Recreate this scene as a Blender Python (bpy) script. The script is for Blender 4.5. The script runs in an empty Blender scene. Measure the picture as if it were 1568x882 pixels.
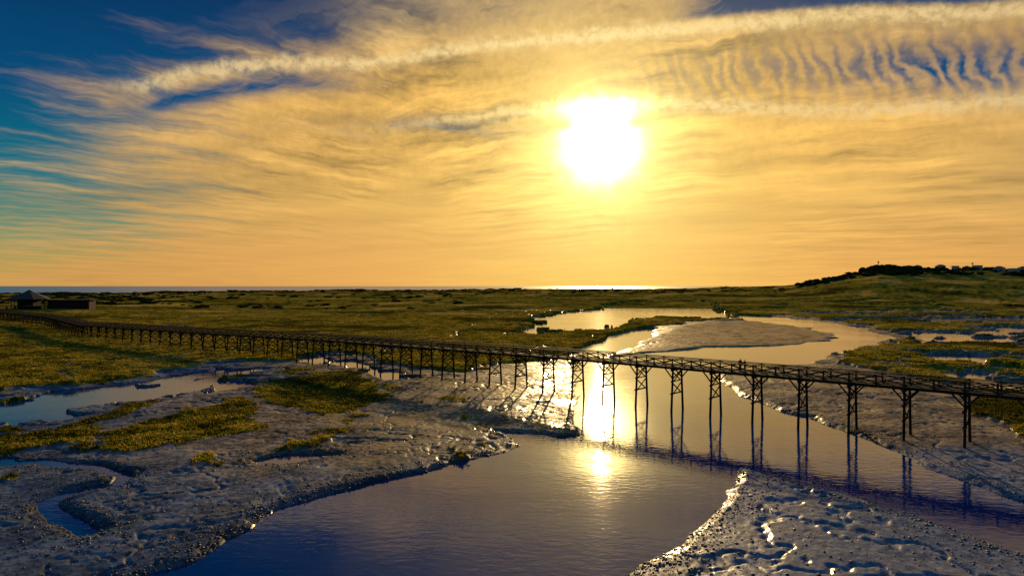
import bpy, math, numpy as np
from mathutils import Vector
rng=np.random.default_rng(7)
scene=bpy.context.scene
scene.view_settings.view_transform='Standard'
try: scene.view_settings.look='None'
except Exception: pass
scene.view_settings.exposure=0; scene.view_settings.gamma=1
H=18.0; F=1060.0; HZ=438.0
# surveyed photo measurements -> real ground positions (camera 18 m above the creek)
def G(px,py,z=0.0):
    d=(H-z)*F/(py-HZ); return ((px-784)/F*d,d)
def AZ(px): return math.degrees(math.atan((px-784)/F))
def EL(px,py): return math.degrees(math.atan((HZ-py)/math.hypot(F,px-784)))
SAZ,SEL=math.radians(AZ(920)),math.radians(EL(920,220))
SUN=Vector((math.sin(SAZ)*math.cos(SEL),math.cos(SAZ)*math.cos(SEL),math.sin(SEL)))

# ---------------------------------------------------------------- node helper
class NT:
    def __init__(s,tree): s.t=tree; s.n=tree.nodes; s.l=tree.links
    def put(s,sock,v):
        if isinstance(v,bpy.types.NodeSocket): s.l.new(v,sock)
        elif v is not None:
            try: sock.default_value=v
            except Exception: sock.default_value=(v[0],v[1],v[2],1) if len(v)==3 else v[:3]
    def m(s,op,a,b=None,c=None,clamp=False):
        n=s.n.new('ShaderNodeMath'); n.operation=op; n.use_clamp=clamp
        for i,v in enumerate((a,b,c)):
            if v is not None: s.put(n.inputs[i],v)
        return n.outputs[0]
    def add(s,a,b): return s.m('ADD',a,b)
    def sub(s,a,b): return s.m('SUBTRACT',a,b)
    def mul(s,a,b): return s.m('MULTIPLY',a,b)
    def smooth(s,x,a,b,o0=0.,o1=1.):
        n=s.n.new('ShaderNodeMapRange'); n.interpolation_type='SMOOTHSTEP'
        s.put(n.inputs[0],x); 
        for i,v in zip((1,2,3,4),(a,b,o0,o1)): n.inputs[i].default_value=v
        return n.outputs[0]
    def gauss(s,x,w):
        q=s.m('DIVIDE',x,w); return s.m('EXPONENT',s.mul(s.mul(q,q),-1.0))
    def comb(s,x,y,z=0.0):
        n=s.n.new('ShaderNodeCombineXYZ')
        for i,v in enumerate((x,y,z)): s.put(n.inputs[i],v)
        return n.outputs[0]
    def noise(s,vec,scale,detail=4,rough=.5,dist=0.,col=False):
        n=s.n.new('ShaderNodeTexNoise'); s.put(n.inputs['Vector'],vec)
        n.inputs['Scale'].default_value=scale; n.inputs['Detail'].default_value=detail
        n.inputs['Roughness'].default_value=rough; n.inputs['Distortion'].default_value=dist
        return n.outputs['Color' if col else 'Fac']
    def mix(s,f,a,b,blend='MIX'):
        n=s.n.new('ShaderNodeMix'); n.data_type='RGBA'; n.blend_type=blend
        s.put(n.inputs[0],f); s.put(n.inputs[6],a); s.put(n.inputs[7],b); return n.outputs[2]
    def ramp(s,x,stops,interp='LINEAR'):
        n=s.n.new('ShaderNodeValToRGB'); n.color_ramp.interpolation=interp
        e=n.color_ramp.elements
        while len(e)>1: e.remove(e[-1])
        e[0].position=stops[0][0]; e[0].color=(*stops[0][1],1)
        for p,c in stops[1:]:
            q=e.new(p); q.color=(*c,1)
        s.put(n.inputs[0],x); return n.outputs[0]
    def curve(s,x,pts):
        n=s.n.new('ShaderNodeFloatCurve'); c=n.mapping.curves[0]
        c.points[0].location=pts[0]; c.points[1].location=pts[-1]
        for p in pts[1:-1]: c.points.new(*p)
        n.mapping.update(); s.put(n.inputs['Value'],x); return n.outputs[0]
    def scale(s,col,f):
        n=s.n.new('ShaderNodeVectorMath'); n.operation='SCALE'
        s.put(n.inputs[0],col); s.put(n.inputs['Scale'],f); return n.outputs[0]
    def vadd(s,a,b):
        n=s.n.new('ShaderNodeVectorMath'); n.operation='ADD'
        s.put(n.inputs[0],a); s.put(n.inputs[1],b); return n.outputs[0]

# ---------------------------------------------------------------- world sky
w=bpy.data.worlds.new("World"); scene.world=w; w.use_nodes=True
w.node_tree.nodes.clear(); N=NT(w.node_tree)
tc=N.n.new('ShaderNodeTexCoord'); sp=N.n.new('ShaderNodeSeparateXYZ'); N.l.new(tc.outputs['Generated'],sp.inputs[0])
x,y,z=sp.outputs
az=N.mul(N.m('ARCTAN2',x,y),57.29578); el=N.mul(N.m('ARCSINE',z),57.29578)
dot=N.n.new('ShaderNodeVectorMath'); dot.operation='DOT_PRODUCT'; N.l.new(tc.outputs['Generated'],dot.inputs[0]); dot.inputs[1].default_value=SUN
ang=N.mul(N.m('ARCCOSINE',N.m('MINIMUM',dot.outputs['Value'],0.999999)),57.29578)
zz=N.add(N.m('MAXIMUM',z,0.0),0.09)
PX=N.m('DIVIDE',x,zz); PY=N.m('DIVIDE',y,zz)
aev=N.comb(az,el,0.)
warp=N.sub(N.noise(aev,0.16,3,.6),.5)
def fib(vaz,sa,sc,off,det=5,wp=.34):
    a=math.radians(vaz)
    al=N.add(N.mul(PX,math.sin(a)),N.mul(PY,math.cos(a)))
    ac=N.add(N.mul(PX,math.cos(a)),N.mul(PY,-math.sin(a)))
    ac=N.add(ac,N.mul(warp,wp))
    return N.noise(N.comb(N.mul(al,sa),N.mul(ac,sc),off),1.0,det,.66,.12)
fA=fib(-62,1.1,3.8,0.); fB=fib(46,1.2,3.9,7.); fC=fib(-75,.35,1.0,3.,3,.5)
patch=N.noise(aev,0.06,2,.5)
pm=N.smooth(N.add(patch,N.mul(az,-.006)),.46,.66)
fm=N.add(N.mul(fA,N.sub(1.,pm)),N.mul(fB,pm))
azn=N.m('DIVIDE',N.add(az,90.),180.); eln=N.m('DIVIDE',el,45.,None,True)
def ccurve(pts):
    P=[( (AZ(a)+90)/180, EL(a,b)/45) for a,b in pts]
    P=[(0.,P[0][1])]+P+[(1.,P[-1][1])]
    return N.mul(N.curve(azn,P),45.)
c1=ccurve([(190,132),(300,112),(430,97),(560,97),(640,85),(760,68),(870,60),(1050,44),(1300,24),(1568,14)])
c2=ccurve([(500,205),(700,182),(850,168),(1000,160),(1300,170),(1568,152)])
bpts=[(0,-58),(1.2,-41),(3,-35),(6,-32),(10,-30),(13,-28.5),(16,-23.5),(19,-17.5),(22,-15),(45,-15)]
bnd=N.sub(N.mul(N.curve(eln,[(e/45,(a+90)/180) for e,a in bpts]),180.),90.)
D=N.smooth(N.add(N.add(N.sub(az,bnd),N.mul(N.sub(fm,.5),38.)),N.mul(N.sub(patch,.5),14.)),-9.,12.)
D=N.mul(D,N.smooth(az,95.,60.))
D=N.mul(D,N.sub(1.,N.mul(N.smooth(el,24.,32.),.88)))
fine=N.noise(aev,1.3,5,.68,.3)
rip=N.m('SINE',N.add(N.add(N.mul(az,5.2),N.mul(el,1.9)),N.mul(N.noise(aev,.4,3,.6),17.)))
rip=N.add(N.mul(rip,.5),.5)
ripm=N.mul(rip,N.add(.1,N.mul(fine,1.4)))
e1=N.sub(el,c1)
gR=N.mul(N.gauss(N.sub(az,33.),10.5),N.gauss(N.add(e1,3.4),2.1))
gR=N.mul(gR,N.add(.50,N.mul(ripm,.62)))
gM=N.mul(N.mul(N.gauss(N.sub(az,17.),8.),N.gauss(N.add(e1,3.4),2.0)),N.mul(ripm,.42))
gT=N.mul(N.smooth(e1,.25,.9),N.smooth(N.add(az,N.mul(N.sub(fA,.5),24.)),11.,19.))
gL=N.mul(N.mul(N.gauss(N.add(e1,1.5),.75),N.smooth(az,-31.,-26.)),N.smooth(az,-6.,-20.))
gL=N.mul(gL,N.smooth(fA,.35,.6,.45,1.1))
# grey-blue veil between the fibres just left of the sun
gV=N.mul(N.mul(N.gauss(N.sub(az,-8.),7.),N.gauss(N.sub(el,12.6),.9)),N.smooth(fB,.42,.62,0.,.6))
gU=N.mul(N.mul(N.gauss(N.sub(az,-12.),16.),N.smooth(e1,.6,3.)),N.smooth(fA,.45,.6,.08,.75))
gap=N.m('ADD',N.add(N.add(gR,gU),gM),N.add(N.add(N.mul(gT,.95),gV),gL),None,True)
D=N.mul(D,N.sub(1.,gap))
clear=N.ramp(N.m('DIVIDE',el,90.,None,True),[(0,(.50,.36,.075)),(.018,(.36,.34,.09)),(.045,(.08,.24,.16)),(.085,(.003,.15,.20)),(.15,(.001,.065,.175)),(.25,(.001,.020,.095)),(.36,(.006,.065,.22)),(1,(.07,.25,.62))])
warm=N.ramp(N.m('DIVIDE',ang,60.,None,True),[(0,(1.,.60,.13)),(.1,(.96,.56,.105)),(.22,(.86,.475,.09)),(.4,(.72,.40,.09)),(.6,(.56,.33,.10)),(1,(.32,.24,.14))])
hor=N.ramp(N.m('DIVIDE',N.m('ABSOLUTE',N.sub(az,8.)),60.,None,True),[(0,(1.,.53,.09)),(.3,(.84,.40,.09)),(.65,(.66,.33,.085)),(1,(.5,.33,.10))])
warm=N.mix(N.smooth(el,7.5,1.),warm,hor)
hi=N.smooth(el,15.,23.)
warm=N.mix(N.mul(hi,N.smooth(N.m('ABSOLUTE',N.sub(az,8.)),2.,26.,.5,.9)),warm,(.27,.225,.15,1))
amp=N.smooth(N.noise(N.comb(N.mul(az,.6),el,5.),.13,3,.6),.40,.60,.6,3.4)
shade=N.add(N.mul(N.sub(fm,.5),amp),N.mul(N.sub(fC,.5),1.5))
shade=N.add(N.mul(shade,N.smooth(el,.5,13.,.15,1.)),N.mul(N.mul(N.sub(fine,.5),.65),N.smooth(el,4.,14.)))
warm=N.scale(warm,N.m('MAXIMUM',N.add(.96,shade),.3))
n1=N.sub(N.noise(aev,.8,4,.65),.5)
col=N.mix(D,clear,warm)
k1=N.mul(N.gauss(N.add(e1,N.mul(n1,1.5)),.5),N.smooth(az,-32.,-26.))
k1=N.mul(k1,N.smooth(fine,.25,.65,.25,1.))
kcol=N.ramp(N.m('DIVIDE',ang,50.,None,True),[(0,(1.,.75,.30)),(.4,(.88,.62,.26)),(1,(.52,.42,.24))])
col=N.mix(N.m('MINIMUM',k1,.9),col,kcol)
e2=N.sub(el,c2)
k2=N.mul(N.mul(N.gauss(N.add(e2,N.mul(n1,1.2)),.5),N.smooth(az,-16.,2.)),N.smooth(fine,.25,.65,.1,.8))
col=N.mix(N.m('MINIMUM',k2,.9),col,kcol)
# sun seen through cloud: bright core, broken by a thin darker band, and a lit lobe above it
angm=N.mul(ang,N.add(.86,N.mul(N.add(n1,N.mul(N.sub(fine,.5),.8)),.30)))
core=N.mul(N.m('EXPONENT',N.mul(N.m('POWER',N.m('DIVIDE',angm,1.75),2.),-1.)),24.)
dA=N.m('ABSOLUTE',N.sub(az,AZ(918)))
band=N.mul(N.gauss(N.sub(el,EL(920,190)),.42),N.smooth(dA,1.6,3.0))
core=N.mul(core,N.sub(1.,N.mul(band,.93)))
glow=N.add(N.add(core,N.mul(N.m('EXPONENT',N.mul(N.mul(angm,angm),-.05)),.75)),N.mul(N.m('EXPONENT',N.mul(ang,-.20)),.62))
lob=N.mul(N.mul(N.gauss(N.sub(az,AZ(920)),3.0),N.gauss(N.add(N.sub(el,EL(925,163)),N.mul(n1,1.6)),.62)),N.mul(N.smooth(fine,.3,.6,.3,1.),4.5))
glow=N.add(glow,lob)
gl=N.scale((1.,.72,.25),glow)
col=N.vadd(col,gl)
st=N.n.new('ShaderNodeTexSky'); st.sky_type='NISHITA'; st.sun_disc=False; st.sun_elevation=SEL; st.sun_rotation=SAZ
nk=N.mix(1.,st.outputs[0],(.15,.7,1.,1),'MULTIPLY')
col=N.vadd(col,N.scale(nk,.003))
bg=N.n.new('ShaderNodeBackground'); N.l.new(col,bg.inputs[0]); bg.inputs[1].default_value=1.0
ow=N.n.new('ShaderNodeOutputWorld'); N.l.new(bg.outputs[0],ow.inputs[0])
try: w.cycles.sampling_method='MANUAL'; w.cycles.sample_map_resolution=1024
except Exception: pass

sl=bpy.data.lights.new('sun','SUN'); sl.energy=5.0; sl.angle=math.radians(.5); sl.color=(1.,.68,.30)
so=bpy.data.objects.new('sun',sl); scene.collection.objects.link(so)
so.rotation_euler=(-SUN).to_track_quat('-Z','Y').to_euler(); so.location=(0,0,60)

# ---------------------------------------------------------------- materials
def newmat(name):
    m=bpy.data.materials.new(name); m.use_nodes=True; m.node_tree.nodes.clear()
    T=NT(m.node_tree); b=T.n.new('ShaderNodeBsdfPrincipled'); o=T.n.new('ShaderNodeOutputMaterial')
    T.l.new(b.outputs[0],o.inputs[0]); return m,T,b
def pos(T):
    g=T.n.new('ShaderNodeNewGeometry'); return g.outputs['Position']
def bump(T,b,h,strength,dist):
    n=T.n.new('ShaderNodeBump'); T.put(n.inputs['Strength'],strength); n.inputs['Distance'].default_value=dist
    T.l.new(h,n.inputs['Height']); T.l.new(n.outputs[0],b.inputs['Normal']); return n.outputs[0]
def simple(name,c1,c2,sc,rough=.8,bs=.3,bd=.02,spec=.3):
    m,T,b=newmat(name); p=pos(T); n=T.noise(p,sc,4,.6)
    T.put(b.inputs['Base Color'],T.mix(T.smooth(n,.3,.7),(*c1,1),(*c2,1))); b.inputs['Roughness'].default_value=rough
    b.inputs['Specular IOR Level'].default_value=spec
    bump(T,b,n,bs,bd); return m
def mixin(T,b,sh,f):
    mx=T.n.new('ShaderNodeMixShader'); T.put(mx.inputs[0],f)
    o=[n for n in T.n if n.type=='OUTPUT_MATERIAL'][0]
    T.l.new(b.outputs[0],mx.inputs[1]); T.l.new(sh.outputs[0],mx.inputs[2]); T.l.new(mx.outputs[0],o.inputs[0])
def leafy(m,T,b,col,f=.45):
    tr=T.n.new('ShaderNodeBsdfTranslucent'); T.put(tr.inputs[0],col); mixin(T,b,tr,f)

# ground
mg,T,b=newmat('marsh_and_mud'); p=pos(T)
def attr(T,nm):
    a=T.n.new('ShaderNodeAttribute'); a.attribute_name=nm; return a.outputs['Fac']
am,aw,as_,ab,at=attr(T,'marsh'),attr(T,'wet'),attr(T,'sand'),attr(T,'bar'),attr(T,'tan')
nA=T.noise(p,.016,5,.6); nB=T.noise(p,.20,4,.65); nC=T.noise(p,1.6,5,.70); nD=T.noise(p,7.,3,.6)
mf=T.smooth(T.add(am,T.mul(T.sub(nC,.5),.9)),.40,.58)
mcol=T.ramp(T.add(T.mul(nB,.6),T.mul(nC,.4)),[(.36,(.016,.015,.002)),(.45,(.085,.070,.007)),(.53,(.23,.170,.012)),(.64,(.46,.29,.035))])
mcol=T.mix(T.smooth(nA,.55,.62),mcol,T.mix(nC,(.28,.17,.02,1),(.55,.33,.06,1)))
mcol=T.mix(T.smooth(nA,.485,.39,0.,.85),mcol,(.022,.022,.004,1))
mx=T.add(T.mul(nB,.5),T.mul(nC,.5))
dcol=T.ramp(mx,[(.37,(.016,.025,.036)),(.49,(.062,.078,.092)),(.60,(.16,.175,.18))])
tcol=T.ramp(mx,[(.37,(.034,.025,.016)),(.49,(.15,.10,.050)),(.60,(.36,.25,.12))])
dcol=T.mix(at,dcol,tcol)  # sun warmth mid-channel and sky blue in the foreground put into the mud colour
scol=T.ramp(nC,[(.32,(.048,.063,.085)),(.5,(.115,.13,.145)),(.68,(.27,.265,.24))])
dcol=T.mix(as_,dcol,scol)
dcol=T.mix(T.mul(aw,.75),dcol,(.016,.017,.020,1))
dcol=T.mix(ab,dcol,T.mix(T.smooth(nB,.4,.6),(.34,.20,.06,1),(.62,.40,.14,1)))
bc=T.mix(mf,dcol,mcol)
T.put(b.inputs['Base Color'],bc)
# puddled sheen in broad patches, duller mud elsewhere
sheen=T.smooth(T.add(T.mul(T.noise(p,.11,4,.6),.7),T.mul(nC,.3)),.47,.56)
T.put(b.inputs['Roughness'],T.smooth(sheen,0.,1.,.50,.27))
b.inputs['Specular IOR Level'].default_value=.42
hh=T.add(T.mul(nC,.42),T.mul(nD,.24)); nrm=bump(T,b,hh,T.add(.5,T.mul(mf,.4)),.11)
df=T.n.new('ShaderNodeBsdfDiffuse'); T.put(df.inputs[0],bc); T.l.new(nrm,df.inputs['Normal'])
dull=T.sub(.76,T.mul(sheen,.44)); dull=T.m('MAXIMUM',dull,T.m('MAXIMUM',mf,T.mul(ab,.9)))
mixin(T,b,df,dull)
# water
def water(name,c,rough,sc,strg,dist,spec=.5,deep=0.):
    m,T,b=newmat(name); p=pos(T)
    mp=T.n.new('ShaderNodeMapping'); T.l.new(p,mp.inputs[0]); mp.inputs['Scale'].default_value=(.55,1.,1.)
    mp.inputs['Rotation'].default_value=(0,0,.3)
    n=T.add(T.noise(mp.outputs[0],sc,3,.55,.3),T.mul(T.noise(mp.outputs[0],sc*.17,2,.5),1.3))
    st_=T.smooth(T.noise(p,.035,3,.6),.38,.62,strg*.5,strg*1.25)
    T.put(b.inputs['Base Color'],(*c,1)); b.inputs['Roughness'].default_value=rough; b.inputs['IOR'].default_value=1.333
    b.inputs['Specular IOR Level'].default_value=spec
    bump(T,b,n,st_,dist); return m
mw=water('creek_water',(.0003,.030,.115),.045,1.6,.52,.03,.45)
ms=water('sea_water',(.02,.16,.32),.25,.25,.6,.5,.3)
wood=simple('weathered_wood',(.012,.007,.004),(.05,.027,.013),5.,.85,.4,.01,.15)
wood_r=simple('railing_wood',(.025,.014,.007),(.085,.045,.018),6.,.8,.3,.01,.15)
grass,T,b=newmat('marsh_grass'); p=pos(T)
gA=T.noise(p,.016,5,.6)
gn=T.add(T.mul(T.noise(p,.20,4,.65),.6),T.mul(T.noise(p,1.6,3,.65),.4))
gc=T.ramp(gn,[(.36,(.022,.022,.003)),(.45,(.10,.088,.008)),(.54,(.25,.19,.015)),(.66,(.46,.30,.04))])
gc=T.mix(T.smooth(gA,.485,.39,0.,.8),gc,(.030,.031,.005,1))
T.put(b.inputs['Base Color'],gc); b.inputs['Roughness'].default_value=.9; b.inputs['Specular IOR Level'].default_value=0.; leafy(grass,T,b,gc,.5)
leaf=simple('shrub_leaves',(.012,.014,.004),(.055,.048,.010),.8,.95,.5,.2,.0)

# ---------------------------------------------------------------- terrain
def vn(x,y,seed):
    xf=np.floor(x); yf=np.floor(y); xi=xf.astype(np.int64); yi=yf.astype(np.int64)
    fx=x-xf; fy=y-yf; fx=fx*fx*(3-2*fx); fy=fy*fy*(3-2*fy)
    def h(a,b):
        k=(a*374761393+b*668265263+seed*1442695041)&0xffffffff
        k=((k^(k>>13))*1274126177)&0xffffffff
        return ((k^(k>>16))&0xffffff)/16777216.0
    return (h(xi,yi)*(1-fx)+h(xi+1,yi)*fx)*(1-fy)+(h(xi,yi+1)*(1-fx)+h(xi+1,yi+1)*fx)*fy
def fbm(x,y,s,seed,o=4,g=.5):
    r=0;a=1;t=0
    for i in range(o):
        r=r+a*vn(x*s+17.3*i,y*s-9.1*i,seed+i); t+=a; a*=g; s*=2.03
    return r/t
def ss(x,a,b):
    t=np.clip((x-a)/(b-a),0,1); return t*t*(3-2*t)
def sdf(X,Y,poly,mar=25.):
    P=np.array(poly); out=np.full(X.shape,-mar)
    m=(X>P[:,0].min()-mar)&(X<P[:,0].max()+mar)&(Y>P[:,1].min()-mar)&(Y<P[:,1].max()+mar)
    x=X[m];y=Y[m]; d=np.full(x.shape,1e12); ins=np.zeros(x.shape,bool)
    for i in range(len(P)):
        ax,ay=P[i]; bx,by=P[(i+1)%len(P)]
        ex,ey=bx-ax,by-ay; L=ex*ex+ey*ey+1e-9
        t=np.clip(((x-ax)*ex+(y-ay)*ey)/L,0,1)
        d=np.minimum(d,(x-ax-t*ex)**2+(y-ay-t*ey)**2)
        c=((ay>y)!=(by>y)); 
        xs=ax+(y-ay)*ex/(ey if abs(ey)>1e-9 else 1e-9)
        ins^=c&(x<xs)
    d=np.sqrt(d); out[m]=np.clip(np.where(ins,d,-d),-mar,mar); return out
def sline(X,Y,pts,mar=20.):
    P=np.array(pts); d=np.full(X.shape,mar*mar)
    m=(X>P[:,0].min()-mar)&(X<P[:,0].max()+mar)&(Y>P[:,1].min()-mar)&(Y<P[:,1].max()+mar)
    x=X[m];y=Y[m];dd=d[m]
    for i in range(len(P)-1):
        ax,ay=P[i]; ex,ey=P[i+1]-P[i]; L=ex*ex+ey*ey
        t=np.clip(((x-ax)*ex+(y-ay)*ey)/L,0,1); dd=np.minimum(dd,(x-ax-t*ex)**2+(y-ay-t*ey)**2)
    d[m]=dd; return np.sqrt(d)
g=lambda L:[G(*q) for q in L]
MUD=g([(-1500,640),(0,603),(100,594),(210,580),(320,561),(400,553),(450,556),(480,545),(520,541),(560,548),(620,566),(700,572),(760,562),(860,550),(895,532),(950,518),(1005,500),(1050,495),(1130,491),(1130,484),(1200,484),(1310,494),(1395,515),(1370,530),(1290,545),(1255,556),(1350,570),(1460,592),(1490,610),(1480,625),(1530,655),(1568,690),(2500,900),(2500,3000),(-1500,3000)])
ISL=[g([(385,602),(420,586),(470,574),(530,571),(550,586),(622,597),(600,614),(560,628),(500,640),(430,628),(398,614)]),
 g([(165,684),(200,657),(250,640),(300,628),(370,610),(402,622),(375,645),(402,658),(330,672),(260,690),(200,697)]),
 g([(-300,720),(0,674),(60,668),(120,655),(152,660),(140,680),(60,690),(0,702)])]
W=[g([(-200,1150),(230,884),(300,856),(380,812),(415,785),(470,770),(560,742),(640,722),(700,708),(760,697),(800,688),(785,675),(760,662),(800,665),(850,670),(874,668),(872,640),(882,612),(890,590),(875,565),(890,548),(960,542),(1000,538),(1100,531),(1200,528),(1260,521),(1278,513),(1255,503),(1190,496),(1130,491),(1135,482),(1200,485),(1300,496),(1375,516),(1350,528),(1290,545),(1230,556),(1180,562),(1118,572),(1120,590),(1135,606),(1185,625),(1230,640),(1270,656),(1330,680),(1400,708),(1470,736),(1568,764),(2000,890),(2000,1010),(1568,852),(1480,824),(1400,794),(1320,768),(1220,744),(1160,726),(1120,716),(1115,740),(1098,780),(1060,828),(1020,858),(975,884),(800,1000),(700,1150)]),
 g([(876,542),(900,526),(940,514),(985,501),(1012,502),(998,519),(955,533),(915,546),(890,552)]),
 g([(785,513),(800,496),(812,486),(850,478),(900,476),(925,469),(1000,465),(1060,462),(1110,472),(1140,482),(1130,489),(1085,491),(1060,487),(1000,489),(962,497),(930,506),(880,511),(840,516)]),
 g([(-300,650),(0,608),(120,597),(250,580),(350,563),(420,556),(445,566),(400,583),(385,600),(300,613),(200,628),(100,644),(0,656),(-300,690)]),
 g([(-200,740),(0,700),(60,687),(150,668),(176,658),(172,668),(100,692),(0,712)]),
 g([(455,548),(500,543),(525,546),(560,556),(640,580),(600,582),(555,572),(520,560),(470,556)]),
 g([(380,705),(420,695),(490,694),(505,700),(460,709),(400,714)]),
 g([(1400,470),(1480,474),(1568,480),(1700,482),(1700,478),(1568,474),(1480,468)]),
 g([(1380,545),(1440,552),(1500,566),(1568,574),(1800,590),(1800,582),(1568,566),(1500,556),(1440,545)])]
CRK=g([(-80,715),(60,708),(150,716),(200,730),(186,742),(112,755),(76,770),(92,795),(142,818)])
PAT=g([(1140,458),(1600,450),(2500,450),(2500,600),(1520,600),(1400,560),(1400,515),(1210,478)])
BAR=g([(930,552),(950,530),(1005,512),(1040,500),(1090,493),(1130,488),(1200,493),(1260,500),(1285,513),(1262,524),(1200,532),(1100,536),(1000,545)])
ridge_px=np.array([-900,0,200,400,600,784,1000,1200,1250,1300,1345,1400,1500,1568,1700,2500]); ridge_py=np.array([450,450,448.5,446,444,443,441.6,437.5,431,421,413,414,413.5,416,419,434])
def height(X,Y):
    n0=fbm(X,Y,.35,11,4)-.5; n1=fbm(X,Y,.06,31,4)-.5
    far=np.clip(Y*.035,1.2,14)
    qx=X+(fbm(X,Y,.22,51,4)-.5)*2.2+(fbm(X,Y,.05,61,3)-.5)*far*1.3
    qy=Y+(fbm(X,Y,.22,71,4)-.5)*2.2+(fbm(X,Y,.05,81,3)-.5)*far*1.6
    sw=np.full(X.shape,-25.)
    sho=fbm(X,Y,.12,91,5,.6)
    for i,P in enumerate(W):
        s=sdf(qx,qy,P)
        if i in (3,4,5): s=s-8*ss(sho,.555,.60)
        if i==2: s=s-9*ss(sho,.57,.61)
        sw=np.maximum(sw,s)
    sw=np.maximum(sw,.75-sline(qx*.5+X*.5,qy*.5+Y*.5,CRK))
    mud=sdf(qx,qy,MUD,40.); isl=np.full(X.shape,-25.)
    for P in ISL: isl=np.maximum(isl,sdf(qx,qy,P))
    isl=isl+(fbm(X,Y,.3,191,5,.6)-.47)*6
    isl=np.maximum(isl,np.where((mud>0)&(Y>62)&(Y<150)&(X<5),(fbm(X,Y,.13,211,5,.6)-.69)*30,-25.))
    marsh=np.maximum(-mud+(fbm(X,Y,.12,221,5,.6)-.5)*10*ss(mud,-14,0),isl)
    pat=ss(sdf(qx,qy,PAT,40.),-8,8)
    pn=fbm(X*.6,Y,.045,101,6,.62)
    marsh=np.where(pat>0, marsh*(1-pat)+pat*np.minimum(marsh,(pn-.51)*60),marsh)
    # small creeks inside the big left marsh
    cr=np.abs(fbm(X,Y,.016,131,5,.55)-.5); marsh=np.minimum(marsh,np.where(Y>110,(cr-.005)*120,99))
    dist=np.maximum(-sw,0)
    near=ss(X,4,14)*(Y<80)
    zm=.02+.30*ss(dist,0,1.0)+.22*ss(dist,1,14)+n0*.14*(1-.5*near)+n1*.65*(1-.4*near)
    zm=zm+(fbm(X,Y,1.9,141,4,.7)-.5)*(.13-.04*near)*ss(dist,0,1.)
    rill=np.abs(fbm(X,Y,.09,151,5,.55)-.5); rill2=np.abs(fbm(X,Y,.22,251,4,.55)-.5)
    zm=zm-.16*ss(.026-rill,0,.026)-.09*ss(.03-rill2,0,.03)*(1-near)
    zm=np.where(dist<.9,np.maximum(zm,.03+.2*dist),zm)
    mm=ss(marsh,-.8,.9)
    hm=np.where(mud>0,.38,.9)
    zl=zm*(1-mm)+mm*(hm+.15+n0*.5+n1*.5+(fbm(X,Y,1.1,161,3)-.5)*.4)
    pool=pat*ss(.485-pn,0,.02); zl=zl*(1-pool)-.25*pool
    zz=np.where(sw>0,-.03-np.minimum(sw*.35,1.),zl)
    # low dunes, sea shore and far hill
    px=784+F*X/np.maximum(Y,1.); top=H-(np.interp(px,ridge_px,ridge_py)-HZ)*1000/F
    hillm=ss(px,1200,1300)
    rise=ss(Y,430,1000)**1.3; fall=1-ss(Y,1040,1300)*(1-hillm)-hillm*ss(Y,1700,2500)
    nb=(fbm(X,Y,.02,171,4)-.5)*5+(fbm(X,Y,.09,181,3)-.5)*2
    land=zz*(1-rise)+rise*(top-1+nb*ss(Y,500,800))
    land=land*fall-4*(1-fall)
    ld=ss(-X,170,300)*ss(Y,300,420)*(1-ss(Y,900,1000)); land=land+ld*(1-rise)*3.2
    return land,mm,sw,mud,pat,marsh
tcols=np.radians(np.linspace(-52,52,1040))
rr=np.concatenate([np.linspace(1.5,26,24),np.exp(np.linspace(math.log(27),math.log(700),820)),np.exp(np.linspace(math.log(706),math.log(3600),130))])
A,R=np.meshgrid(tcols,rr); X=(np.sin(A)*R); Y=(np.cos(A)*R)
Z,mm,sw,mud,pat,marsh=height(X,Y)
def mesh_from(name,V,Fc,mat,parent=None,smooth=True,attrs=None):
    V=np.asarray(V,dtype=np.float32).reshape(-1,3); Fc=np.asarray(Fc,dtype=np.int32); k=Fc.shape[1]
    me=bpy.data.meshes.new(name); me.vertices.add(len(V)); me.vertices.foreach_set('co',V.ravel())
    me.loops.add(Fc.size); me.loops.foreach_set('vertex_index',Fc.ravel())
    me.polygons.add(len(Fc)); me.polygons.foreach_set('loop_start',np.arange(0,Fc.size,k,dtype=np.int32))
    me.polygons.foreach_set('loop_total',np.full(len(Fc),k,dtype=np.int32))
    me.polygons.foreach_set('use_smooth',np.full(len(Fc),smooth))
    me.update(calc_edges=True)
    if attrs:
        for kx,v in attrs.items():
            a=me.attributes.new(kx,'FLOAT','POINT'); a.data.foreach_set('value',np.asarray(v,dtype=np.float32).ravel())
    me.materials.append(mat); o=bpy.data.objects.new(name,me); scene.collection.objects.link(o)
    if parent: o.parent=parent
    return o
nr,nc=X.shape; idx=np.arange(nr*nc).reshape(nr,nc)
q=np.stack([idx[:-1,:-1],idx[:-1,1:],idx[1:,1:],idx[1:,:-1]],-1).reshape(-1,4)
sand=ss(X,8,16)*(Y<75)*(sw<0)*1.0
bar=ss(sdf(X,Y,BAR),-3,4)
tan=ss(Y+(fbm(X,Y,.08,301,4)-.5)*30,58,84)*ss(X,-75,-25)  # mask for the sun-warmed tone painted into the mud by distance
wet=np.where(sw<0,np.exp(sw/1.0),1.)*(1-mm)*(Y<560)
mat_m=np.maximum(ss(marsh,-.5,.9),ss(Y,430,560))*(1-bar)
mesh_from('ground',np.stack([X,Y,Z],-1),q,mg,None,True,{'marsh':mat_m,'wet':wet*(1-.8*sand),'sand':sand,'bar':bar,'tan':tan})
def plane(name,x0,x1,y0,y1,z,mat):
    return mesh_from(name,[(x0,y0,z),(x1,y0,z),(x1,y1,z),(x0,y1,z)],[(0,1,2,3)],mat,None,False)
plane('creek_water',-2500,2500,-150,1150,0,mw)
plane('sea',-60000,60000,1150,60000,0,ms)

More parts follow.
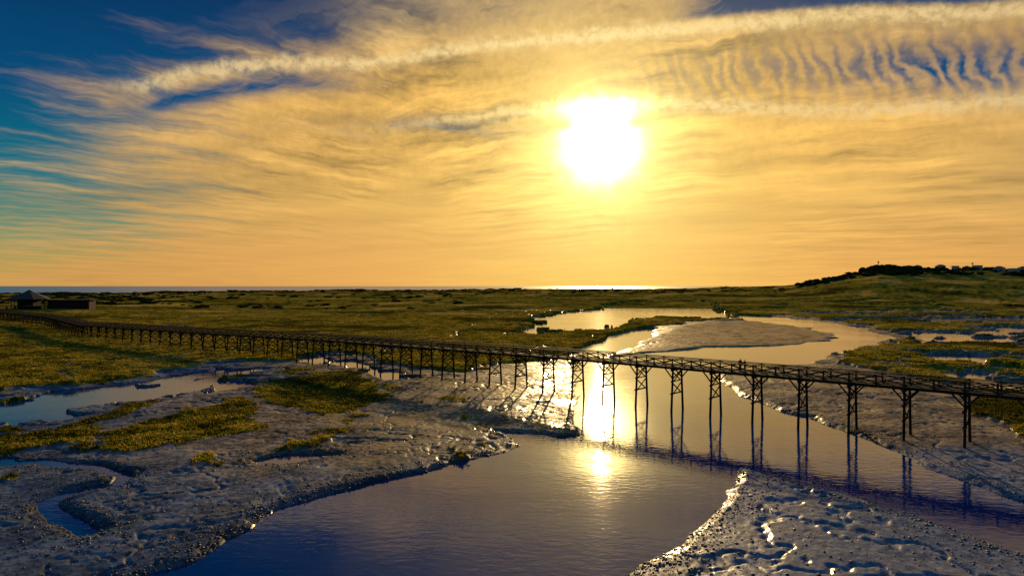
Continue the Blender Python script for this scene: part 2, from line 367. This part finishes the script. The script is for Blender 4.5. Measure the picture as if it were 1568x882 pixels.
# tufts of marsh grass (one mass)
Zf=Z.ravel();Xf=X.ravel();Yf=Y.ravel(); mk=(mat_m.ravel()>.55)&(Yf>60)&(Yf<420)&(Zf>.15)&(np.abs(np.arctan2(Xf,Yf))<.8)
cand=np.nonzero(mk)[0]; pick=rng.choice(cand,min(len(cand),110000),replace=False)
cx=Xf[pick]+rng.normal(0,.15,len(pick)); cy=Yf[pick]+rng.normal(0,.3,len(pick)); cz=Zf[pick]-.05
clump=fbm(cx,cy,.25,201,3); V=[];
for k in range(4):
    a=rng.uniform(0,2*math.pi,len(pick)); hgt=rng.uniform(.08,.32,len(pick))*(.3+1.4*clump); wd=rng.uniform(.05,.14,len(pick))*(1+cy/250)
    lx,ly=rng.normal(0,.12,(2,len(pick))); ox,oy=rng.normal(0,.12,(2,len(pick)))
    v=np.stack([np.stack([cx+ox-np.cos(a)*wd,cy+oy-np.sin(a)*wd,cz],-1),np.stack([cx+ox+np.cos(a)*wd,cy+oy+np.sin(a)*wd,cz],-1),np.stack([cx+ox+lx,cy+oy+ly,cz+hgt],-1)],1)
    V.append(v)
V=np.concatenate(V).reshape(-1,3); mesh_from('marsh_grass',V,np.arange(len(V)).reshape(-1,3),grass,None,False)

# ---------------------------------------------------------------- shrubs / distant trees
import bmesh
bm=bmesh.new(); bmesh.ops.create_icosphere(bm,subdivisions=2,radius=1); 
IV=np.array([v.co[:] for v in bm.verts]); IF=np.array([[v.index for v in f.verts] for f in bm.faces]); bm.free()
def blobs(name,pts,mat):
    VV=[];FF=[];o=0
    for (x,y,z,r,h) in pts:
        nb=4
        for k in range(nb):
            rad=r*rng.uniform(.35,.7); c=np.array([x+rng.normal(0,r*.45),y+rng.normal(0,r*.45),z+h*rng.uniform(.05,.6)])
            v=IV*(1+rng.normal(0,.22,(len(IV),1)))*np.array([rad,rad,h*.42*rng.uniform(.6,1.2)])+c
            VV.append(v);FF.append(IF+o);o+=len(IV)
    return mesh_from(name,np.concatenate(VV),np.concatenate(FF),mat,None,False)
def zat(x,y):
    r=height(np.array([x],float),np.array([y],float)); return float(r[0][0])
def scatter(n,pf):
    P=[pf() for _ in range(n)]; P=np.array(P); zz=height(P[:,0],P[:,1])[0]
    return [(a,b_,c,r,h) for (a,b_,r,h),c in zip(P,zz)]
def sh1():
    px=rng.uniform(-150,700)**1.0; 
    if px>250 and rng.random()<.6: px=rng.uniform(-150,300)
    d=rng.uniform(500,1030); s=rng.uniform(1.2,3.2); return ((px-784)/F*d,d,s*1.7,s*.7)
def sh2():
    px=rng.uniform(600,1250); d=rng.uniform(800,1030); s=rng.uniform(1,2.2); return ((px-784)/F*d,d,s*2.,s*.6)
def sh3():
    px=rng.uniform(-200,800); d=rng.uniform(970,1030); s=rng.uniform(1.5,3.2); return ((px-784)/F*d,d,s*2.6,s*.7)
blobs('dune_shrubs',scatter(500,sh1)+scatter(300,sh2)+scatter(500,sh3),leaf)
def tr():
    px=rng.uniform(1225,1720); d=rng.uniform(850,1300); s=rng.uniform(2.,5)
    if rng.random()<.10: px=rng.normal(1368,16); d=rng.uniform(980,1060); s=rng.uniform(6,9)
    return ((px-784)/F*d,d,s*1.5,s*.95)
blobs('distant_trees',[(a,b_,c,r,h) for a,b_,c,r,h in scatter(1000,tr)],leaf)

# ---------------------------------------------------------------- beams
class Parts:
    def __init__(s): s.V=[];s.F=[];s.n=0
    def beam(s,p,q,w,h,up=(0,0,1)):
        p=np.array(p,float);q=np.array(q,float);d=q-p;L=np.linalg.norm(d);d/=L
        u=np.array(up,float); sd=np.cross(d,u); 
        if np.linalg.norm(sd)<1e-3: sd=np.cross(d,[1,0,0])
        sd/=np.linalg.norm(sd); u=np.cross(sd,d)
        for e in (p,q):
            for a,b in ((-1,-1),(1,-1),(1,1),(-1,1)): s.V.append(e+sd*a*w/2+u*b*h/2)
        n=s.n; s.F+= [(n,n+1,n+2,n+3),(n+7,n+6,n+5,n+4)]+[(n+i,n+4+i,n+4+(i+1)%4,n+(i+1)%4) for i in range(4)]
        s.n+=8
    def pole(s,p,q,r0,r1,k=8):
        p=np.array(p,float);q=np.array(q,float);d=q-p;d/=np.linalg.norm(d)
        a=np.cross(d,[1,0,0] if abs(d[0])<.8 else [0,1,0]);a/=np.linalg.norm(a);b=np.cross(d,a)
        for e,r in ((p,r0),(q,r1)):
            for i in range(k):
                t=2*math.pi*i/k; s.V.append(e+(a*math.cos(t)+b*math.sin(t))*r)
        n=s.n
        for i in range(k): s.F.append((n+i,n+(i+1)%k,n+k+(i+1)%k,n+k+i))
        for i in range(1,k-1,2): s.F.append((n+k,n+k+i,n+k+i+1,n+k+(i+2)%k)) if i+2<=k else None
        s.n+=2*k
    def make(s,name,mat,parent): return mesh_from(name,s.V,s.F,mat,parent,False)
def empty(name,loc=(0,0,0)):
    e=bpy.data.objects.new(name,None); scene.collection.objects.link(e); e.location=loc; return e

# ---------------------------------------------------------------- footbridge
P0=np.array([54.1,73.2]);P1=np.array([10.65,111.8])
dirR=(P0-P1)/np.linalg.norm(P0-P1)
nodes=[tuple(P0+dirR*46)+(6.4,),tuple(P0)+(6.4,),tuple(P1)+(6.4,)]
for a,b_,c in [(500,520,6.0),(300,508.5,5.4),(130,498,4.8),(75,485,4.9),(0,478,5.2),(-60,474,5.6)]:
    nodes.append(G(a,b_,c)+(c,))
nd=np.array(nodes); seg=np.linalg.norm(np.diff(nd[:,:2],axis=0),axis=1); cum=np.concatenate([[0],np.cumsum(seg)])
def bp(s): return np.array([np.interp(s,cum,nd[:,i]) for i in range(3)])
s1=cum[1]; BAY=5.9; s885=cum[2]; 
bents=[s885+i*BAY for i in range(-17,200) if 0<s885+i*BAY<cum[-1]]
def frame(s):
    a=bp(s-1.5);b_=bp(s+1.5); t=b_-a; t/=np.linalg.norm(t); n=np.array([t[1],-t[0],0.]); n/=np.linalg.norm(n); return bp(s),t,n
deck,strg,rail,pil=Parts(),Parts(),Parts(),Parts()
UP=np.array([0,0,1.]); HW=1.45
s=0.
while s<cum[-1]-.2:
    c,t,n=frame(s); deck.beam(c-n*HW+UP*rng.normal(0,.004),c+n*HW+UP*rng.normal(0,.004),.17,.05); s+=.19
fr=[frame(s) for s in bents]
for i,s in enumerate(bents):
    c,t,n=fr[i]; gz=c[2]
    for sg in (-1,1):
        topp=c+n*sg*1.25-UP*.32; bot=c+n*sg*1.78; bot[2]=-1.2
        pil.pole(bot,topp,.17,.15,8)
        L=lambda zd:(topp+(bot-topp)*(zd/(topp[2]-bot[2])))
        for dd in (-1,1):
            pil.beam(L(1.35),c+n*sg*1.22-UP*.30+t*dd*1.25,.11,.16)
    La=lambda sg,zd: (c+n*sg*1.25-UP*.32)+((c+n*sg*1.78+UP*(-1.2-c[2]))-(c+n*sg*1.25-UP*.32))*(zd/(c[2]-.32+1.2))
    pil.beam(c-n*1.75-UP*.42,c+n*1.75-UP*.42,.22,.26)
    hb=min(3.5,max(c[2]-2.0,1.2))
    off=t*.14
    pil.beam(La(-1,hb)-n*.25+off,La(1,hb)+n*.25+off,.10,.2)
    pil.beam(La(-1,hb*.5)-n*.2+off,La(1,hb*.5)+n*.2+off,.10,.16)
    for z0,z1 in ((.15,hb*.5),(hb*.5,hb)):
        pil.beam(La(-1,z0)+off*1.8,La(1,z1)+off*1.8,.07,.16); pil.beam(La(1,z0)-off,La(-1,z1)-off,.07,.16)
    if i+1<len(bents):
        c2,t2,n2=fr[i+1]
        for o in (-1.3,-.45,.45,1.3): strg.beam(c+n*o-UP*.17,c2+n2*o-UP*.17,.12,.30)
        K=2
        for sg in (-1,1):
            strg.beam(c+n*sg*1.5-UP*.06,c2+n2*sg*1.5-UP*.06,.06,.26)
            for k in range(K):
                a=c+(c2-c)*k/K; b_=c+(c2-c)*(k+1)/K; na=n+(n2-n)*k/K; nb=n+(n2-n)*(k+1)/K
                a=a+na*sg*1.43; b_=b_+nb*sg*1.43
                rail.beam(a-UP*.1,a+UP*1.25,.16,.16)
                rail.beam(a+UP*1.22,b_+UP*1.22,.20,.09); rail.beam(a+UP*1.06,b_+UP*1.06,.05,.11)
                rail.beam(a+UP*.16,b_+UP*.16,.05,.11)
                rail.beam(a+UP*.2+na*.03,b_+UP*1.04+nb*.03,.05,.12); rail.beam(a+UP*1.04-na*.03,b_+UP*.2-nb*.03,.05,.12)
fb=empty('wooden_footbridge')
deck.make('deck_planks',wood_r,fb); strg.make('stringers',wood,fb); rail.make('railings',wood_r,fb); pil.make('pile_bents',wood,fb)

# ---------------------------------------------------------------- people
cloth1=simple('dark_jacket',(.02,.022,.03),(.04,.04,.05),20.); cloth2=simple('red_brown_jacket',(.07,.03,.02),(.11,.05,.03),20.)
trou=simple('trousers',(.02,.025,.045),(.035,.04,.06),25.); skin=simple('skin',(.35,.2,.13),(.42,.25,.17),30.,.5,.05,.002); hair=simple('hair',(.015,.01,.006),(.03,.02,.012),60.,.6,.4,.004); shoe=simple('shoes',(.02,.02,.02),(.03,.03,.03),30.)
def skinned(name,verts,edges,rad,mats,pick,parent,root=0,sub=1):
    me=bpy.data.meshes.new(name); me.from_pydata(verts,edges,[]); o=bpy.data.objects.new(name,me); scene.collection.objects.link(o)
    md=o.modifiers.new('skin','SKIN'); sv=me.skin_vertices[0].data if me.skin_vertices else None
    if sv is None:
        bm=bmesh.new(); bm.from_mesh(me); bm.verts.layers.skin.verify(); bm.to_mesh(me); bm.free(); sv=me.skin_vertices[0].data
    for i,r in enumerate(rad): sv[i].radius=(r if isinstance(r,tuple) else (r,r)); sv[i].use_root=(i==root)
    sb=o.modifiers.new('sub','SUBSURF'); sb.levels=sub; sb.render_levels=sub
    dg=bpy.context.evaluated_depsgraph_get(); m2=bpy.data.meshes.new_from_object(o.evaluated_get(dg)); o.modifiers.clear(); o.data=m2
    m2.materials.clear()
    for m_ in mats: m2.materials.append(m_)
    for p_ in m2.polygons: p_.material_index=pick(p_.center); p_.use_smooth=True
    o.parent=parent; return o
def person(loc,rot,h,jac,arm):
    e=empty('person',loc)
    k=h/1.75
    v=[(0,0,.95),(0,0,1.1),(0,.0,1.28),(0,.0,1.42),(0,0,1.5),(0,.01,1.56),(0,.015,1.66),(0,.01,1.72)]
    r=[(.15,.11),(.135,.10),(.165,.11),(.14,.09),(.055,.055),(.062,.07),(.076,.092),(.05,.06)]
    ed=[(i,i+1) for i in range(7)]
    for sx in (-1,1):
        b0=len(v); v+=[(sx*.10,0,.88),(sx*.105,.02,.5),(sx*.11,-.02,.1),(sx*.115,.03,.045),(sx*.125,.17,.035)]; r+=[.09,.06,.042,.045,.035]
        ed+=[(0,b0),(b0,b0+1),(b0+1,b0+2),(b0+2,b0+3),(b0+3,b0+4)]
        b1=len(v)
        if arm: v+=[(sx*.19,0,1.43),(sx*.24,.10,1.2),(sx*.2,.36,1.19),(sx*.19,.42,1.2)]
        else: v+=[(sx*.19,0,1.43),(sx*.23,-.03,1.15),(sx*.235,.06,.9),(sx*.235,.08,.83)]
        r+=[.062,.045,.032,.034]; ed+=[(3,b1),(b1,b1+1),(b1+1,b1+2),(b1+2,b1+3)]
        hp=Vector(v[b1+3]); dr=(hp-Vector(v[b1+2])).normalized(); fv=[];fe=[];frr=[]
        sd=Vector((0,1,0)) if not arm else Vector((1,0,0))
        for f_,(o,L) in enumerate(((-.03,.07),(-.01,.08),(.01,.075),(.03,.06),(-.045,.05))):
            c0=hp+sd*o*(1 if f_<4 else .8); b2=len(fv); c1_=c0+dr*(.045 if f_<4 else .015)+(sd*-.02 if f_==4 else Vector()); c2_=c1_+dr*L*.5+Vector((-sx*.012,0,-.004)); c3=c2_+dr*L*.4+Vector((-sx*.018,0,-.012))
            fv+=[tuple(c0),tuple(c1_),tuple(c2_),tuple(c3)]; frr+=[.011,.010,.009,.008]; fe+=[(b2,b2+1),(b2+1,b2+2),(b2+2,b2+3)]
        for f_ in range(5):
            oo=skinned('finger',fv[f_*4:f_*4+4],[(0,1),(1,2),(2,3)],frr[f_*4:f_*4+4],[skin],lambda c:0,e,0,1)
    def pk(c):
        if c.z<.09: return 3
        if c.z<.93 and abs(c.x)<.19: return 1
        if c.z>1.62 and c.y<.07 or c.z>1.71 or (c.z>1.55 and c.y<-.02): return 4
        if c.z>1.485: return 2
        if (arm and c.y>.33) or (not arm and c.z<.87 and abs(c.x)>.19): return 2
        return 0
    skinned('body',v,ed,r,[jac,trou,skin,shoe,hair],pk,e,0,2)
    fp=Parts(); fp.pole((0,.10,1.62),(0,.125,1.60),.014,.010,8)
    for sx in (-1,1): fp.pole((sx*.074,.0,1.61),(sx*.090,-.005,1.645),.014,.018,8)
    fp.make('nose_and_ears',skin,e)
    ep=Parts()
    for sx in (-1,1): ep.pole((sx*.03,.09,1.645),(sx*.03,.103,1.645),.011,.008,8)
    ep.beam((-.022,.10,1.575),(.022,.10,1.575),.012,.008); ep.make('eyes_and_mouth',hair,e)
    e.scale=(k,k,k); e.rotation_euler=(0,0,rot); return e
t_=.534; pc=P0+(P1-P0)*t_
un=(P1-P0)/np.linalg.norm(P1-P0); nn=np.array([un[1],-un[0]])
a1=pc+nn*.1; a2=pc-un*.75-nn*.15
yaw=math.atan2(nn[1],nn[0])-math.pi/2
person((a1[0],a1[1],6.428),yaw+.25,1.78,cloth1,False); person((a2[0],a2[1],6.428),yaw-.5,1.7,cloth2,False)

# ---------------------------------------------------------------- buildings
white=simple('white_render',(.30,.28,.25),(.42,.39,.36),.6,.8,.1,.01); tile=simple('roof_tiles',(.16,.07,.045),(.28,.12,.07),1.5,.8,.4,.03); glass=simple('window_glass',(.02,.03,.04),(.03,.04,.05),2.,.1,0.,.01); thatch=simple('thatch',(.03,.022,.014),(.08,.06,.035),3.,.95,.6,.05)
def house(px,d,wid,dep,ht,flat=False):
    x=(px-784)/F*d; z0=zat(x,d)-.5; e=empty('white_house',(x,d,z0)); ang_=rng.uniform(-.4,.4); e.rotation_euler=(0,0,ang_)
    P=Parts(); P.beam((-wid/2,0,ht/2),(wid/2,0,ht/2),dep,ht); P.make('walls',white,e)
    P=Parts()
    if flat:
        P.beam((-wid/2-.3,0,ht+.2),(wid/2+.3,0,ht+.2),dep+.6,.4); P.make('roof',white,e)
    else:
        P.V=[np.array(q,float) for q in [(-wid/2-.5,-dep/2-.5,ht+.01),(wid/2+.5,-dep/2-.5,ht+.01),(wid/2+.5,dep/2+.5,ht+.01),(-wid/2-.5,dep/2+.5,ht+.01),(-wid/2+dep*.4,0,ht+dep*.3),(wid/2-dep*.4,0,ht+dep*.3)]]
        me=bpy.data.meshes.new('roof'); me.from_pydata([tuple(v) for v in P.V],[],[(0,1,5,4),(2,3,4,5),(1,2,5),(3,0,4),(3,2,1,0)]); me.materials.append(tile); o=bpy.data.objects.new('roof',me); scene.collection.objects.link(o); o.parent=e
    P=Parts(); nW=int(wid/3)
    for lv in range(int(ht/3)):
        for i in range(nW):
            xx=-wid/2+(i+.5)*wid/nW; zc=1.6+lv*3
            if lv==0 and i==nW//2: continue
            P.beam((xx-.5,-dep/2-.01,zc),(xx+.5,-dep/2-.01,zc),.08,1.2)
    P.make('windows',glass,e)
    P=Parts(); xx=-wid/2+(nW//2+.5)*wid/nW; P.beam((xx-.5,-dep/2-.01,1.05),(xx+.5,-dep/2-.01,1.05),.08,2.1); P.make('door',wood,e)
for a in [(1440,980,11,7,6.2),(1462,975,9,7,6,True),(1497,950,9,7,6.4,True),(1530,915,12,8,6.2),(1552,885,11,7,6.4,True),(1566,930,9,7,6.2),(1405,1000,9,7,6),(1590,890,12,8,6),(1480,1000,8,7,6)]: house(*a)
def mast(px,d,ht):
    x=(px-784)/F*d; z0=zat(x,d); e=empty('radio_mast',(x,d,z0)); P=Parts()
    for i in range(3):
        a=i*2.094; P.pole((1.2*math.cos(a),1.2*math.sin(a),-1),(.3*math.cos(a),.3*math.sin(a),ht),.18,.12,6)
    for j in range(8):
        f0=j/8;f1=(j+1)/8
        for i in range(3):
            a=i*2.094;b_=(i+1)*2.094; r0=1.2-.9*f0;r1=1.2-.9*f1
            P.beam((r0*math.cos(a),r0*math.sin(a),ht*f0),(r1*math.cos(b_),r1*math.sin(b_),ht*f1),.1,.1)
    P.beam((-1.4,0,ht*.85),(1.4,0,ht*.85),.5,1.2); P.make('lattice',wood,e)
mast(1345,1000,15); mast(1489,980,11)
# beach pavilion at the end of the walkway
def pavilion(x,y):
    z0=zat(x,y); e=empty('beach_pavilion',(x,y,z0)); P=Parts()
    for i in range(8):
        a=i*math.pi/4; P.pole((8*math.cos(a),8*math.sin(a),-2.5),(8*math.cos(a),8*math.sin(a),3.6),.2,.18,8)
    P.make('posts',wood,e)
    me=bpy.data.meshes.new('roof'); V=[(10*math.cos(i*math.pi/4),10*math.sin(i*math.pi/4),3.4) for i in range(8)]+[(2.2*math.cos(i*math.pi/4),2.2*math.sin(i*math.pi/4),6.6) for i in range(8)]+[(0,0,7.8)]
    me.from_pydata(V,[],[(i,(i+1)%8,8+(i+1)%8,8+i) for i in range(8)]+[(8+i,8+(i+1)%8,16) for i in range(8)]+[tuple(range(7,-1,-1))]); me.materials.append(thatch)
    o=bpy.data.objects.new('roof',me); scene.collection.objects.link(o); o.parent=e
    P=Parts(); P.beam((-4,0,.7),(4,0,.7),7,5); P.beam((9,4,.4),(30,6,.4),7,4.8); P.make('walls',wood,e)
    P=Parts(); P.beam((8,4,2.95),(31,6,2.95),8.5,.25); P.make('flat_roof',thatch,e)
    P=Parts(); P.beam((-10,0,.1),(12,0,.1),20,.3)
    for i in range(6):
        for j in range(4): P.beam((-9.5+i*4.2,-9.5+j*6.3,-3),(-9.5+i*4.2,-9.5+j*6.3,-.06),.3,.3,(1,0,0))
    P.make('terrace',wood_r,e)
    e.location.z+=1.5; e.scale=(1.15,1.15,1.3)
pavilion((45-784)/F*425,425)

# ---------------------------------------------------------------- clods and stones on the mud
mk=(mm.ravel()<.2)&(sw.ravel()<-.1)&(Yf>38)&(Yf<130)&(Zf>.04); cand=np.nonzero(mk)[0]
wgt=np.exp(sw.ravel()[cand]/1.2)+.03; wgt/=wgt.sum(); pick=rng.choice(cand,18000,replace=False,p=wgt)
bm=bmesh.new(); bmesh.ops.create_icosphere(bm,subdivisions=1,radius=1); JV=np.array([v.co[:] for v in bm.verts]); JF=np.array([[v.index for v in f.verts] for f in bm.faces]); bm.free()
n=len(pick); sz=.03+.08*rng.random(n)**4; Vv=JV[None]*(1+rng.normal(0,.2,(n,len(JV),1)))*sz[:,None,None]*np.array([1.3,1.1,.6])
Vv=Vv+np.stack([Xf[pick]+rng.normal(0,.1,n),Yf[pick]+rng.normal(0,.1,n),Zf[pick]+sz*.2],-1)[:,None,:]
Ff=(JF[None]+(np.arange(n)*len(JV))[:,None,None]).reshape(-1,3)
mesh_from('mud_clods',Vv.reshape(-1,3),Ff,simple('mud_clod',(.03,.027,.025),(.12,.10,.08),4.,.6,.4,.02),None,True)

# ---------------------------------------------------------------- camera
cam=bpy.data.cameras.new('camera'); co=bpy.data.objects.new('camera',cam); scene.collection.objects.link(co)
cam.sensor_width=36; cam.lens=36*F/1568; cam.clip_start=.1; cam.clip_end=150000
co.location=(0,0,H); co.rotation_euler=(math.radians(90-math.degrees(math.atan(3/F))),0,0); scene.camera=co
